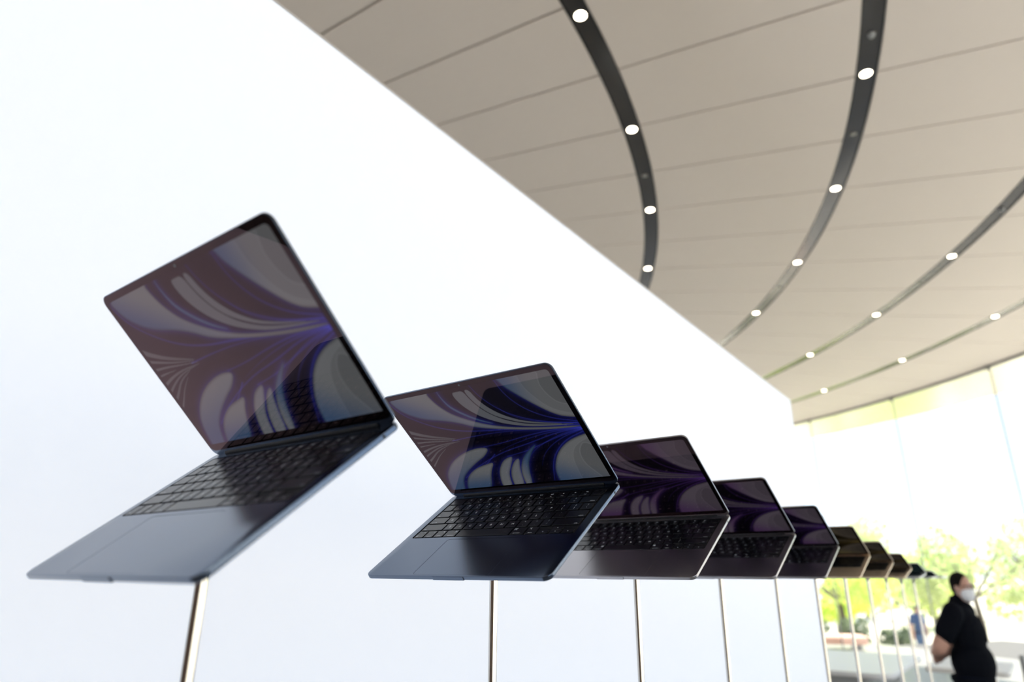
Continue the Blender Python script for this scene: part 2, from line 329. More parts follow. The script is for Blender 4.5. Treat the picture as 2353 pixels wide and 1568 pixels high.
ASP = 1.54
def smooth_curve(p, closed, it=2):
    p = np.array(p, float)
    for _ in range(it):
        q = np.roll(p, -1, 0)
        if closed: p = np.stack((p*.75+q*.25, p*.25+q*.75), 1).reshape(-1, 2)
        else:
            a, b = p[:-1], p[1:]
            p = np.vstack((p[:1], np.stack((a*.75+b*.25, a*.25+b*.75), 1).reshape(-1, 2), p[-1:]))
    return p
def push(p):
    out = []
    for u, v in p:
        if u > .985: u = u + .05
        if v > .985: v = v + .06
        if v < .03: v = v - .06
        if u < -.01: u = u - .03
        out.append((u*ASP, v))
    return out
def seg_dist(P, A, B):
    d = B-A; L = (d*d).sum()+1e-12
    t = np.clip(((P-A)@d)/L, 0, 1); q = P-A-t[:, None]*d
    return (q*q).sum(1), t
def poly_sd(P, poly):
    best = np.full(len(P), 1e9); ins = np.zeros(len(P), bool)
    for a, b in zip(poly, np.roll(poly, -1, 0)):
        d, _ = seg_dist(P, a, b); best = np.minimum(best, d)
        if a[1] != b[1]:
            c = (a[1] > P[:, 1]) != (b[1] > P[:, 1])
            ins ^= c & (P[:, 0] < (b[0]-a[0])*(P[:, 1]-a[1])/(b[1]-a[1])+a[0])
    s = np.sqrt(best); return np.where(ins, s, -s)
def sm(a, b, x):
    t = np.clip((x-a)/(b-a), 0, 1); return t*t*(3-2*t)
def paint(nu, nv, pal):
    U, V = np.meshgrid(np.linspace(0, 1, nu), np.linspace(0, 1, nv)); P = np.stack((U.ravel()*ASP, V.ravel()), 1)
    u = P[:, 0]/ASP; v = P[:, 1]
    pale, mid, rim, back = [np.array(c) for c in pal]
    col = np.tile(back, (len(P), 1)).astype(float)
    px = 1.2/nu*ASP
    fan = np.exp(-(((u-1.0)/.33)**2 + ((v-.49-.10*(1-u))/.055)**2)); col += (rim*.16)[None]*fan[:, None]
    for k, c in CURVES.items():
        if k[0] == 'L' and k in ('L1', 'L5', 'L6', 'M6'): c = c[::-1]
        c = smooth_curve([(a*ASP, b) for a, b in c], False); best = np.full(len(P), 1e9); tt = np.zeros(len(P)); ns = len(c)-1
        for i, (a, b) in enumerate(zip(c, c[1:])):
            d2, t_ = seg_dist(P, a, b); m_ = d2 < best; best = np.where(m_, d2, best); tt = np.where(m_, (i+t_)/ns, tt)
        d = np.sqrt(best); fade = (1-tt)**.8 if k[0] == 'M' else 1-.45*tt
        wd = (.0065 if k in ('L1',) else .0048)*(1-.55*tt if k[0] == 'M' else 1-.2*tt)
        col += rim[None]*((np.exp(-(d/wd)**2)*1.2 + .12*np.exp(-d/.016))*fade)[:, None]
    for i_, c in enumerate(STREAKS):
        c = smooth_curve([(a*ASP, b) for a, b in c], False); best = np.full(len(P), 1e9); tt = np.zeros(len(P)); ns = len(c)-1
        for i, (a, b) in enumerate(zip(c, c[1:])):
            d2, t_ = seg_dist(P, a, b); m_ = d2 < best; best = np.where(m_, d2, best); tt = np.where(m_, (i+t_)/ns, tt)
        wd = (.021, .010, .008, .007, .010, .008, .010, .006)[i_]*(1-tt)**.8 + .0012
        col += (pale*.62)[None]*(sm(1.25, .75, np.sqrt(best)/wd)*(1-.5*tt))[:, None]
    grad = {'A': (u-.70)/.2, 'B': (u+v-.9)/.3, 'F': (v-.05)/.35 + (.2-u)*.6, 'G': (v-.0)/.2, 'I': (v-.0)/.35+(u-.72)*2.4, 'H3': (.62-u)/.12, 'S1': (u-.5)/.3}
    for k, p in POLYS.items():
        d = poly_sd(P, smooth_curve(push(p), True))
        if k in ('A1', 'A2', 'I1', 'I2'):
            m = sm(-px, px, d)*.16; col *= (1-m)[:, None]
            col += pale[None]*(.30*np.exp(-(d/.004)**2))[:, None]*(.8 if k[1] == '2' else .35); continue
        if k[0] not in 'EC': col += rim[None]*(.8*np.exp(-np.abs(np.minimum(d, 0))/.016)*(d < 0))[:, None]
        m = sm(-px, px, d)
        g = np.clip(grad.get(k, np.full(len(P), .8)), 0, 1); g = g*g*(3-2*g)
        fill = mid[None]*(1-g)[:, None] + pale[None]*g[:, None]
        if k[0] in 'ABFGHI': fill = fill*(.55+.45*sm(0, .02, d))[:, None]
        if k[0] in 'EC': fill = fill*(.75 if k[0] == 'C' else .6)
        col = col*(1-m)[:, None] + fill*m[:, None]
    return np.clip(col, 0, 1)
STREAKS = [[(-.04,.70),(.04,.635),(.13,.585),(.27,.535)], [(-.04,.62),(.05,.585),(.14,.555),(.26,.53)], [(-.04,.55),(.07,.545),(.17,.53),(.28,.517)], [(-.04,.50),(.05,.51),(.12,.512)],
 [(-.04,.43),(.06,.475),(.16,.50),(.28,.505)], [(-.04,.37),(.05,.435),(.14,.48),(.25,.50)], [(-.04,.31),(.03,.37),(.10,.44),(.20,.485)], [(-.02,.26),(.04,.33),(.09,.39),(.16,.45)]]
PAL = {'midnight': ((.100, .104, .108), (.026, .050, .100), (.006, .008, .075), (.0006, .0006, .0018)),
       'grey': ((.052, .042, .054), (.036, .017, .048), (.011, .004, .026), (.0010, .0008, .0016)),
       'starlight': ((.034, .028, .022), (.045, .036, .016), (.020, .014, .004), (.0012, .0010, .0008)),
       'silver': ((.014, .022, .024), (.006, .018, .020), (.003, .010, .012), (.0006, .0010, .0012))}
DW, DH = .2890, .1878          # lit area of the display
def screen_mesh(pal, nu, nv):
    U, V = np.meshgrid(np.linspace(-1, 1, nu), np.linspace(0, 1, nv))
    y = V*DH; rc = .005; dy = np.clip(y-(DH-rc), 0, rc); ins = rc - np.sqrt(rc*rc-dy*dy)
    x = U*(DW/2-ins)
    co = np.stack((x.ravel(), -(R_DISP + y).ravel(), np.zeros(nu*nv)), 1)
    idx = np.arange(nu*nv).reshape(nv, nu)
    f = np.stack((idx[:-1, :-1], idx[:-1, 1:], idx[1:, 1:], idx[1:, :-1]), -1).reshape(-1, 4)
    me = bpy.data.meshes.new('screen'); me.from_pydata(co.tolist(), [], f.tolist())
    ca = me.color_attributes.new('wallpaper', 'FLOAT_COLOR', 'POINT')
    c = np.ones((nu*nv, 4), np.float32); c[:, :3] = paint(nu, nv, PAL[pal]); ca.data.foreach_set('color', c.ravel())
    me.materials.append(M_screen); return me
R_DISP = .0145

# ------------------------------------------------------------ laptop meshes
BW, BD, BT, RC = .3040, .2150, .0064, .0105
HY, HZL = .2100, .0067
U1 = .0190; KX0 = -7.25*U1; KY1 = .1990; RP = .0183
WX, WY0, WY1 = .1400, KY1-6*RP-.0004, KY1+.0012
TPW, TPD, TPY = .1265, .0795, .0035
bm = bmesh.new()
L = slab(bm, BW, BD, RC, [(.0030, 0), (.0012, .0005), (.0003, .0014), (0, .0026), (0, .0058), (.0003, .0063), (.0006, BT)], 0, BD/2, 8, top=False)
top_edges = [bm.edges.get((L[-1][k], L[-1][(k+1) % len(L[-1])])) for k in range(len(L[-1]))]
def hole(pts, depth):
    a = [bm.verts.new((x, y, BT)) for x, y in pts]; es = [bm.edges.new((a[k], a[(k+1) % len(a)])) for k in range(len(a))]
    b = [bm.verts.new((x, y, BT-depth)) for x, y in pts]
    return a, b, es
h1 = hole(rrect(2*WX, WY1-WY0, .003, 4, 0, (WY0+WY1)/2), .0014)
h2 = hole(rrect(TPW+.0007, TPD+.0007, .0045, 4, 0, TPY+TPD/2), .0006)
bmesh.ops.triangle_fill(bm, use_beauty=True, edges=top_edges+h1[2]+h2[2], normal=(0, 0, 1))
for a, b, es in (h1, h2):
    for k in range(len(a)): bm.faces.new((a[k], a[(k+1) % len(a)], b[(k+1) % len(a)], b[k]))
    bm.faces.new(b)
tmp = obj('base', bm, BODY['midnight'], smooth=True, sharp=25); base_me = tmp.data; bpy.data.objects.remove(tmp)
def proto(name, bm, m, smooth=False, sharp=35):
    t = obj(name, bm, m, None, smooth, sharp); me = t.data; bpy.data.objects.remove(t); return me
bm = bmesh.new(); slab(bm, TPW, TPD, .0042, [(0, BT-.0006), (0, BT-.0002), (.0001, BT-.0001)], 0, TPY+TPD/2, 4); pad_me = proto('trackpad', bm, BODY['midnight'])
bm = bmesh.new(); slab(bm, 2*WX-.0006, WY1-WY0-.0006, .0028, [(0, BT-.0014), (0, BT-.0012)], 0, (WY0+WY1)/2, 4); tray_me = proto('keyboard_tray', bm, M_tray)
bm = bmesh.new(); slab(bm, .052, .0034, .0008, [(.0006, .0006), (0, .0012), (0, .0054), (.0004, .0060)], 0, .0009, 3); notch_me = proto('finger_notch', bm, BODY['midnight'])
bm = bmesh.new(); add_tube(bm, (-.128, .2118, .0072), (.128, .2118, .0072), .0034, n=14); hinge_me = proto('hinge', bm, M_rubber, True)
bm = bmesh.new(); add_tube(bm, (BW/2-.002, .1900, .0036), (BW/2+.00015, .1900, .0036), .0017, n=16); jack_me = proto('headphone_socket', bm, M_rubber)
foot_me = None
bm = bmesh.new(); add_lathe(bm, [(.0001, -.0012), (.006, -.0012), (.0075, 0), (.0075, .0006), (.0001, .0006)], 16); foot_me = proto('rubber_foot', bm, M_rubber, True)
LL = .2105; LT = .0037
bm = bmesh.new(); slab(bm, BW, LL+.001, RC, [(.0004, 0), (0, .0004), (0, .0022), (.0004, .0030), (.0013, .0035), (.0028, LT)], 0, -(LL-.001)/2, 8); lid_me = proto('lid', bm, BODY['midnight'], True, 30)
bm = bmesh.new(); slab(bm, BW-.0022, LL-.0065, RC-.0014, [(0, -.0003), (0, .0002)], 0, -(LL+.0055-.0007)/2, 8); glass_me = proto('display_glass', bm, M_bezel)
bm = bmesh.new(); add_lathe(bm, [(.0001, -.00042), (.0016, -.00042), (.0016, -.0002)], 14); cam_me = proto('webcam', bm, mat('webcam_lens', (.10, .11, .13), rough=.1, noise=.1))
S_HI = screen_mesh('midnight', 440, 286)
SCREENS = {'midnight': S_HI, 'grey': screen_mesh('grey', 250, 162), 'starlight': screen_mesh('starlight', 120, 78), 'silver': screen_mesh('silver', 90, 58)}

# ------------------------------------------------------------ keys and their printed legends
_glyph = {}
def collect_text(strings):
    obs = []
    for s in strings:
        c = bpy.data.curves.new('txt', 'FONT'); c.body = s; c.size = 1.0; c.resolution_u = 2; c.align_x = 'CENTER'; c.align_y = 'CENTER'
        o = bpy.data.objects.new('txt', c); C.objects.link(o); obs.append((s, o, c))
    dg = bpy.context.evaluated_depsgraph_get()
    for s, o, c in obs:
        e = o.evaluated_get(dg); me = e.to_mesh()
        _glyph[s] = (np.array([v.co[:2] for v in me.vertices]).reshape(-1, 2), [tuple(p.vertices) for p in me.polygons]); e.to_mesh_clear()
    for s, o, c in obs:
        bpy.data.objects.remove(o); bpy.data.curves.remove(c)
def poly(*pts): return (np.array(pts, float), [tuple(range(len(pts)))])
def join(*ps):
    V, F, n = [], [], 0
    for v, f in ps:
        V.append(v); F += [tuple(i+n for i in q) for q in f]; n += len(v)
    return np.vstack(V), F
def stroke(pts, w=.12, closed=False):
    out = []
    pts = [np.array(p, float) for p in pts]
    segs = list(zip(pts, pts[1:])) + ([(pts[-1], pts[0])] if closed else [])
    for a, b in segs:
        d = (b-a)/np.hypot(*(b-a)); n_ = np.array([-d[1], d[0]])*w/2; a2 = a-d*w/2; b2 = b+d*w/2
        out.append(poly(a2-n_, b2-n_, b2+n_, a2+n_))
    return join(*out)
def ringp(cx, cy, r, n=10): return stroke([(cx+r*math.cos(2*PI*i/n), cy+r*math.sin(2*PI*i/n)) for i in range(n)], .11, True)
def disc(cx, cy, r, n=12): return poly(*[(cx+r*math.cos(2*PI*i/n), cy+r*math.sin(2*PI*i/n)) for i in range(n)])
SYM = {
 'CMD': join(stroke([(-.2, -.2), (.2, -.2), (.2, .2), (-.2, .2)], .1, True), *[ringp(sx_*.33, sy_*.33, .14, 8) for sx_ in (-1, 1) for sy_ in (-1, 1)]),
 'OPT': join(stroke([(-.45, .3), (-.15, .3), (.15, -.3), (.45, -.3)], .1), stroke([(.15, .3), (.45, .3)], .1)),
 'CTRL': stroke([(-.28, -.12), (0, .2), (.28, -.12)], .1), 'GLOBE': join(ringp(0, 0, .4, 14), stroke([(-.4, 0), (.4, 0)], .08), stroke([(0, -.4), (0, .4)], .08), stroke([(-.3, .22), (.3, .22)], .06), stroke([(-.3, -.22), (.3, -.22)], .06)),
 'DOT': disc(0, 0, .14), 'LEFT': poly((-.4, 0), (.3, -.38), (.3, .38)), 'RIGHT': poly((.4, 0), (-.3, .38), (-.3, -.38)), 'UP': poly((0, .4), (-.38, -.3), (.38, -.3)), 'DOWN': poly((0, -.4), (.38, .3), (-.38, .3)),
 'SUN1': join(disc(0, 0, .16), *[disc(.42*math.cos(i*PI/4), .42*math.sin(i*PI/4), .05, 6) for i in range(8)]),
 'SUN2': join(disc(0, 0, .2), *[stroke([(.32*math.cos(i*PI/4), .32*math.sin(i*PI/4)), (.46*math.cos(i*PI/4), .46*math.sin(i*PI/4))], .07) for i in range(8)]),
 'GRID': join(stroke([(-.5, -.35), (-.1, -.35), (-.1, .35), (-.5, .35)], .08, True), stroke([(.08, .06), (.5, .06), (.5, .35), (.08, .35)], .08, True), stroke([(.08, -.35), (.5, -.35), (.5, -.1), (.08, -.1)], .08, True)),
 'FIND': join(ringp(-.08, .08, .28), stroke([(.14, -.14), (.4, -.4)], .12)), 'MIC': join(poly((-.13, -.05), (.13, -.05), (.13, .42), (-.13, .42)), stroke([(-.27, .05), (-.2, -.2), (.2, -.2), (.27, .05)], .07), stroke([(0, -.2), (0, -.42)], .08)),
 'MOON': join(stroke([(.1, .42), (-.25, .3), (-.38, 0), (-.25, -.3), (.1, -.42), (.36, -.25)], .12), stroke([(.1, .42), (-.02, .1), (.1, -.15), (.36, -.25)], .08)),
 'REW': join(poly((-.6, 0), (-.02, -.32), (-.02, .32)), poly((0, 0), (.58, -.32), (.58, .32))), 'FWD': join(poly((.6, 0), (.02, .32), (.02, -.32)), poly((0, 0), (-.58, .32), (-.58, -.32))),
 'PLAY': join(poly((.05, 0), (-.55, .32), (-.55, -.32)), poly((.15, -.3), (.27, -.3), (.27, .3), (.15, .3)), poly((.4, -.3), (.52, -.3), (.52, .3), (.4, .3))),
 'SPK0': poly((-.3, -.12), (-.1, -.12), (.15, -.35), (.15, .35), (-.1, .12), (-.3, .12)),
}
SYM['SPK1'] = join(SYM['SPK0'], stroke([(.3, -.15), (.36, 0), (.3, .15)], .07)); SYM['SPK2'] = join(SYM['SPK1'], stroke([(.45, -.28), (.55, 0), (.45, .28)], .07))
def two(a, b): return [(a, 0, .0037, .0042), (b, 0, -.0030, .0042)]
def one(a): return [(a, 0, 0, .0054)]
def fkey(s, i): return [('@'+s, 0, .0022, .0040), ('F%d' % i, 0, -.0042, .0024)]
ROWS = [
 [(1.5, [('esc', -.0085, -.0050, .0028)])] + [(1, fkey(s, i+1)) for i, s in enumerate(('SUN1', 'SUN2', 'GRID', 'FIND', 'MIC', 'MOON', 'REW', 'PLAY', 'FWD', 'SPK0', 'SPK1', 'SPK2'))] + [(1, None)],
 [(1, two('~', '`'))] + [(1, two(a, b)) for a, b in zip('!@#$%^&*()', '1234567890')] + [(1, two('_', '-')), (1, two('+', '=')), (1.5, [('delete', .0060, -.0050, .0028)])],
 [(1.5, [('tab', -.0085, -.0050, .0028)])] + [(1, one(c)) for c in 'QWERTYUIOP'] + [(1, two('{', '[')), (1, two('}', ']')), (1, two('|', '\\'))],
 [(1.75, [('caps lock', -.0070, -.0050, .0028), ('@DOT', -.0120, .0045, .0040)])] + [(1, one(c)) for c in 'ASDFGHJKL'] + [(1, two(':', ';')), (1, two('"', "'")), (1.75, [('return', .0085, -.0050, .0028)])],
 [(2.25, [('shift', -.0150, -.0050, .0028)])] + [(1, one(c)) for c in 'ZXCVBNM'] + [(1, two('<', ',')), (1, two('>', '.')), (1, two('?', '/')), (2.25, [('shift', .0145, -.0050, .0028)])],
 [(1, [('fn', .0042, .0045, .0028), ('@GLOBE', -.0045, -.0045, .0042)]), (1, [('@CTRL', .0042, .0048, .0042), ('control', 0, -.0050, .0027)]), (1, [('@OPT', .0042, .0045, .0042), ('option', .0004, -.0050, .0027)]),
  (1.25, [('@CMD', .0066, .0045, .0044), ('command', .0012, -.0050, .0027)]), (5, []), (1.25, [('@CMD', -.0066, .0045, .0044), ('command', -.0012, -.0050, .0027)]), (1, [('@OPT', -.0040, .0045, .0042), ('option', -.0006, -.0050, .0027)]),
  (1, 'L'), (1, 'UD'), (1, 'R')]]
strings = {e[0] for row in ROWS for w, l in row if isinstance(l, list) for e in l if not (e[0].startswith('@') and len(e[0]) > 1)}
collect_text(sorted(strings))
def legend_mesh(items):
    V, F, n = [], [], 0
    for s, dx, dy, size in items:
        sym = s.startswith('@') and len(s) > 1
        v, f = SYM[s[1:]] if sym else _glyph[s]
        if len(v) == 0: continue
        v = v*size*(1.0 if sym else 1.05) + np.array([dx, dy])
        V += [(x, y, 0.0) for x, y in v]; F += [tuple(i+n for i in q) for q in f]; n += len(v)
    me = bpy.data.meshes.new('legend'); me.from_pydata(V, [], F); me.materials.append(M_ink); return me
_keymesh = {}
def key_mesh(w, d):
    k = (round(w, 5), round(d, 5))
    if k not in _keymesh:
        bm = bmesh.new(); slab(bm, w, d, .0013, [(0, BT-.0013), (0, BT-.0001), (.0003, BT+.0002)], 0, 0, 2); _keymesh[k] = proto('key', bm, M_key)
    return _keymesh[k]
KEYS = []                       # (mesh, x, y, legend mesh)
GAP = .0026
for r_, row in enumerate(ROWS):
    x = KX0; yc = KY1 - RP*(r_+.5)
    for w, l in row:
        xc = x + w*U1/2; kw = w*U1-GAP; kd = RP-GAP
        if l == 'L' or l == 'R': KEYS.append((key_mesh(kw, kd/2-.0002), xc, yc-kd/4-.0001, legend_mesh([('@LEFT' if l == 'L' else '@RIGHT', 0, 0, .0026)])))
        elif l == 'UD':
            KEYS.append((key_mesh(kw, kd/2-.0002), xc, yc+kd/4+.0001, legend_mesh([('@UP', 0, 0, .0026)])))
            KEYS.append((key_mesh(kw, kd/2-.0002), xc, yc-kd/4-.0001, legend_mesh([('@DOWN', 0, 0, .0026)])))
        else: KEYS.append((key_mesh(kw, kd), xc, yc, legend_mesh(l) if l else None))
        x += w*U1
bm = bmesh.new(); add_lathe(bm, [(.0055, BT+.00022), (.0057, BT+.00035), (.0062, BT+.00035), (.0064, BT+.00022)], 24); ring_me = proto('fingerprint_ring', bm, mat('ring_black', (.02, .02, .025), rough=.2, noise=.05))

# ------------------------------------------------------------ the row of laptops on their poles
AL = [38.6, 35.0, 30.4, 26.2, 22.4, 18.2, 14.4, 9.3, 4.5, 0.5, 0.0]
BE = [82.0, 72.7, 64.3, 56.1, 48.0, 39.6, 31.2, 23.0, 14.9, 6.9, 0.15]
KINDS = ['midnight']*2 + ['grey']*3 + ['starlight']*3 + ['silver']*3
PHI = 0.6557470557853774; RD = Vector((math.sin(PHI), math.cos(PHI), 0)); P0 = Vector((-.0755968, .8671945, EYE-.0099188)); SP = .40183578
LAB = ['dark navy laptop at the near left end of the row, the largest and widest open', 'dark navy laptop with sharp readable keys, second in the row',
       'grey laptop with purple petals on its screen, third in the row', 'grey laptop with a purple screen, fourth in the row between two other grey ones',
       'grey laptop with a dim violet screen, fifth in the row', 'champagne laptop with dim olive screen, sixth in the row', 'champagne laptop half hidden behind the sixth, seventh in the row',
       'small champagne laptop with nearly black screen, eighth in the row', 'small silver laptop opened a little, ninth in the row', 'silver laptop opened only a crack, tenth in the row', 'closed thin silver laptop at the far right end of the row']
PLAB = ['tilted looking bright chrome rod under the nearest navy laptop', 'mirror chrome rod under the sharp navy laptop, second from the left', 'thin chrome rod under the grey laptop, third from the left', 'thin chrome rod, fourth from the left against the white wall',
        'thin chrome rod, fifth from the left, last fully against the white wall', 'chrome rod right at the end edge of the white wall', 'chrome rod just right of the wall end, seventh from the left', 'chrome rod in front of trees, eighth from the left',
        'chrome rod in front of trees, ninth from the left', 'slender chrome rod, tenth from the left', 'farthest chrome rod under the closed silver laptop']
bm = bmesh.new(); add_lathe(bm, [(.0001, .0), (.075, .0), (.075, .006), (.072, .008), (.0001, .008)], 40); plate_me = proto('floor_plate', bm, M_chrome, True)
for i in range(11):
    k = KINDS[i]; body = BODY[k]; al, be = R(AL[i]), R(BE[i])
    p = P0 + RD*SP*(i-1)
    e = empty('laptop', p); e.rotation_euler = (Matrix.Rotation(-PHI, 3, 'Z') @ Matrix.Rotation(al, 3, 'X')).to_euler()
    tag(e, LAB[i], 'laptop', 'laptops opening along the row')
    link_mesh('base', base_me, body, e); link_mesh('trackpad', pad_me, body, e); link_mesh('keyboard_tray', tray_me, M_tray, e)
    link_mesh('finger_notch', notch_me, body, e); link_mesh('hinge', hinge_me, M_rubber, e); link_mesh('headphone_socket', jack_me, M_rubber, e)
    for fx, fy in ((-.125, .02), (.125, .02), (-.125, .195), (.125, .195)):
        f = link_mesh('rubber_foot', foot_me, M_rubber, e); f.location = (fx, fy, 0)
    lid = link_mesh('lid', lid_me, body, e); lid.location = (0, HY, HZL); lid.rotation_euler = (-be, 0, 0)
    link_mesh('display_glass', glass_me, M_bezel, lid)
    s = link_mesh('screen', SCREENS[k], M_screen, lid); s.location = (0, 0, -.00035)
    c = link_mesh('webcam', cam_me, None, lid); c.location = (0, -(LL-.0052), 0)
    for me, x, y, leg in KEYS:
        q = link_mesh('key', me, M_key, e); q.location = (x, y, 0)
        if leg is not None and i < 5:
            g = link_mesh('legend', leg, M_ink, q); g.location = (0, 0, BT+.00026)
        elif leg is None and i < 5:
            if abs(me.vertices[0].co.x) < .02 and x > .1: link_mesh('fingerprint_ring', ring_me, None, q)
    # pole
    yb = .1075; top = p + RD*(yb*math.cos(al)) + Vector((0, 0, yb*math.sin(al)))
    po = empty('display_pole', (top.x, top.y, 0)); tag(po, PLAB[i], 'pole', 'chrome rods carrying the laptops')
    bm = bmesh.new(); add_tube(bm, (0, 0, .006), (0, 0, top.z-.024), .0056, n=20); obj('rod', bm, M_chrome, po, True)
    bm = bmesh.new(); add_tube(bm, (0, 0, top.z-.026), (0, 0, top.z-.006), .0075, n=20); obj('collar', bm, M_steel, po, True)
    bm = bmesh.new(); slab(bm, .05, .05, .006, [(0, -.0060), (0, -.0002)]); h = obj('mount_plate', bm, M_steel, po)
    h.location = (0, 0, top.z); h.rotation_euler = e.rotation_euler
    link_mesh('floor_plate', plate_me, M_chrome, po)

# ------------------------------------------------------------ tables, bench, post
ND = Vector((RD.y, -RD.x, 0))     # to the right, across the row
def table(name, corner, along, la, across, lb, h, rad, mt, label, cat):
    """slab top with rounded corners on a recessed solid plinth"""
    c = corner + along*la/2 + across*lb/2
    e = empty(name, (c.x, c.y, 0)); e.rotation_euler = (0, 0, math.atan2(along.y, along.x)); tag(e, label, cat)
    bm = bmesh.new(); slab(bm, la, lb, rad, [(.008, h-.05), (0, h-.042), (0, h-.006), (.006, h)], 0, 0, 8); obj('table_top', bm, mt, e, True)
    bm = bmesh.new(); slab(bm, la-.5, lb-.5, .08, [(0, 0.0), (0, h-.05)], 0, 0, 6); obj('plinth', bm, M_tableg, e, True)
    return e
tA = Vector((3.99, 7.64, 0)); 
table('display_table', tA, -ND, 3.2, RD, 2.3, .75, .22, M_tablew, 'long white display table with rounded corner beyond the chrome rods', 'table')
table('side_table', Vector((5.38, 7.87, 0)), -ND, .80, RD, 1.22, .75, .06, mat('table_cream', (.80, .77, .72), rough=.4, noise=.02), 'cream side table end showing behind the person in black', 'table')
e = empty('bench', (7.55, 18.1, 0)); e.rotation_euler = (0, 0, math.atan2(-.1, 1.2)); tag(e, 'low orange red bench seen between the rods near the glass', 'bench')
bm = bmesh.new(); slab(bm, 2.6, .6, .08, [(.03, .12), (0, .15), (0, .28), (.03, .32)], 0, 0, 5); obj('seat', bm, M_orange, e, True)
for x in (-1.1, 0, 1.1):
    bm = bmesh.new(); add_box(bm, (x, 0, .06), (.08, .5, .12)); obj('leg', bm, M_steel, e)
pq = Vector((6.93, 9.83, 0)); e = empty('barrier_post', pq); tag(e, 'slim grey post standing at the right edge behind the person', 'post')
bm = bmesh.new(); add_tube(bm, (0, 0, .02), (0, 0, .70), .035, n=18); obj('shaft', bm, M_steel, e, True)
bm = bmesh.new(); add_lathe(bm, [(.0001, 0), (.15, 0), (.15, .012), (.05, .03), (.0001, .03)], 28); obj('foot', bm, M_steel, e, True)
bm = bmesh.new(); add_lathe(bm, [(.0001, .73), (.03, .725), (.04, .70), (.0001, .70)], 18); obj('cap', bm, M_steel, e, True)

# ------------------------------------------------------------ people
def capsule(bm, p, q, ra, rb, n=14, m=5):
    p = Vector(p); q = Vector(q); d = q-p; L = d.length; rotq = d.to_track_quat('Z', 'Y').to_matrix() if L > 1e-6 else Matrix.Identity(3)
    prof = [(ra*math.cos(t), -0 + ra*math.sin(t)) for t in np.linspace(-PI/2, 0, m)] + [(rb*math.cos(t), L + rb*math.sin(t)) for t in np.linspace(0, PI/2, m)]
    rings_ = []
    for r, z in prof:
        if r < 1e-6: rings_.append([bm.verts.new(p + rotq @ Vector((0, 0, z)))])
        else: rings_.append([bm.verts.new(p + rotq @ Vector((r*math.cos(2*PI*i/n), r*math.sin(2*PI*i/n), z))) for i in range(n)])
    for A, B in zip(rings_, rings_[1:]):
        if len(A) == 1 and len(B) == 1: continue
        for i in range(n):
            if len(A) == 1: bm.faces.new((A[0], B[(i+1) % n], B[i]))
            elif len(B) == 1: bm.faces.new((A[i], A[(i+1) % n], B[0]))
            else: bm.faces.new((A[i], A[(i+1) % n], B[(i+1) % n], B[i]))
def ellipsoid(bm, c, r, rot=None, n=18):
    g = bmesh.ops.create_uvsphere(bm, u_segments=n, v_segments=n//2+2, radius=1)
    M = Matrix.Translation(Vector(c)) @ (rot.to_4x4() if rot is not None else Matrix.Identity(4)) @ Matrix.Diagonal((*r, 1))
    bmesh.ops.transform(bm, matrix=M, verts=g['verts'])
def fuse(name, build, m, parent, voxel, smooth=4, cut=None):
    """union of overlapping shapes, remeshed into one continuous surface"""
    bm = bmesh.new(); build(bm); me = bpy.data.meshes.new(name); bm.to_mesh(me); bm.free()
    t = bpy.data.objects.new(name, me); C.objects.link(t)
    md = t.modifiers.new('r', 'REMESH'); md.mode = 'VOXEL'; md.voxel_size = voxel; md.use_smooth_shade = True
    s = t.modifiers.new('s', 'SMOOTH'); s.iterations = smooth; s.factor = .5
    dg = bpy.context.evaluated_depsgraph_get(); out = bpy.data.meshes.new_from_object(t.evaluated_get(dg)); bpy.data.objects.remove(t)
    if cut:
        b = bmesh.new(); b.from_mesh(out)
        for co, no in cut: bmesh.ops.bisect_plane(b, geom=b.verts[:]+b.edges[:]+b.faces[:], plane_co=co, plane_no=no, clear_outer=True)
        b.to_mesh(out); b.free()
    for p_ in out.polygons: p_.use_smooth = True
    out.name = name; out.materials.clear(); out.materials.append(m)
    o = bpy.data.objects.new(name, out); C.objects.link(o); o.parent = parent; return o
def hand(bm, w, d, side, s=1.0, thumb=None):
    """palm and five bent fingers; w wrist, d unit direction, side unit vector across the knuckles"""
    w = Vector(w); d = Vector(d).normalized(); side = Vector(side).normalized(); nrm = d.cross(side).normalized()
    capsule(bm, w, w+d*.03*s, .026*s, .030*s)
    for k in range(4):
        b0 = w + d*.02*s + side*(k-1.5)*.014*s; kn = w + d*.088*s + side*(k-1.5)*.020*s
        capsule(bm, b0, kn, .014*s, .0105*s, 10, 4)
        ln = (.040, .046, .042, .032)[k]*s
        m1 = kn + (d*.86 + nrm*.5)*ln; m2 = m1 + (d*.35 + nrm*.93)*ln*.62
        capsule(bm, kn, m1, .0100*s, .0090*s, 10, 4); capsule(bm, m1, m2, .0090*s, .0078*s, 10, 4)
    th = thumb if thumb is not None else -1
    t0 = w + d*.025*s + side*th*.024*s; t1 = t0 + (d*.55 + side*th*.75 + nrm*.3)*.042*s; t2 = t1 + (d*.85 + side*th*.2 + nrm*.4)*.032*s
    capsule(bm, t0, t1, .0145*s, .0115*s, 10, 4); capsule(bm, t1, t2, .0110*s, .0090*s, 10, 4)
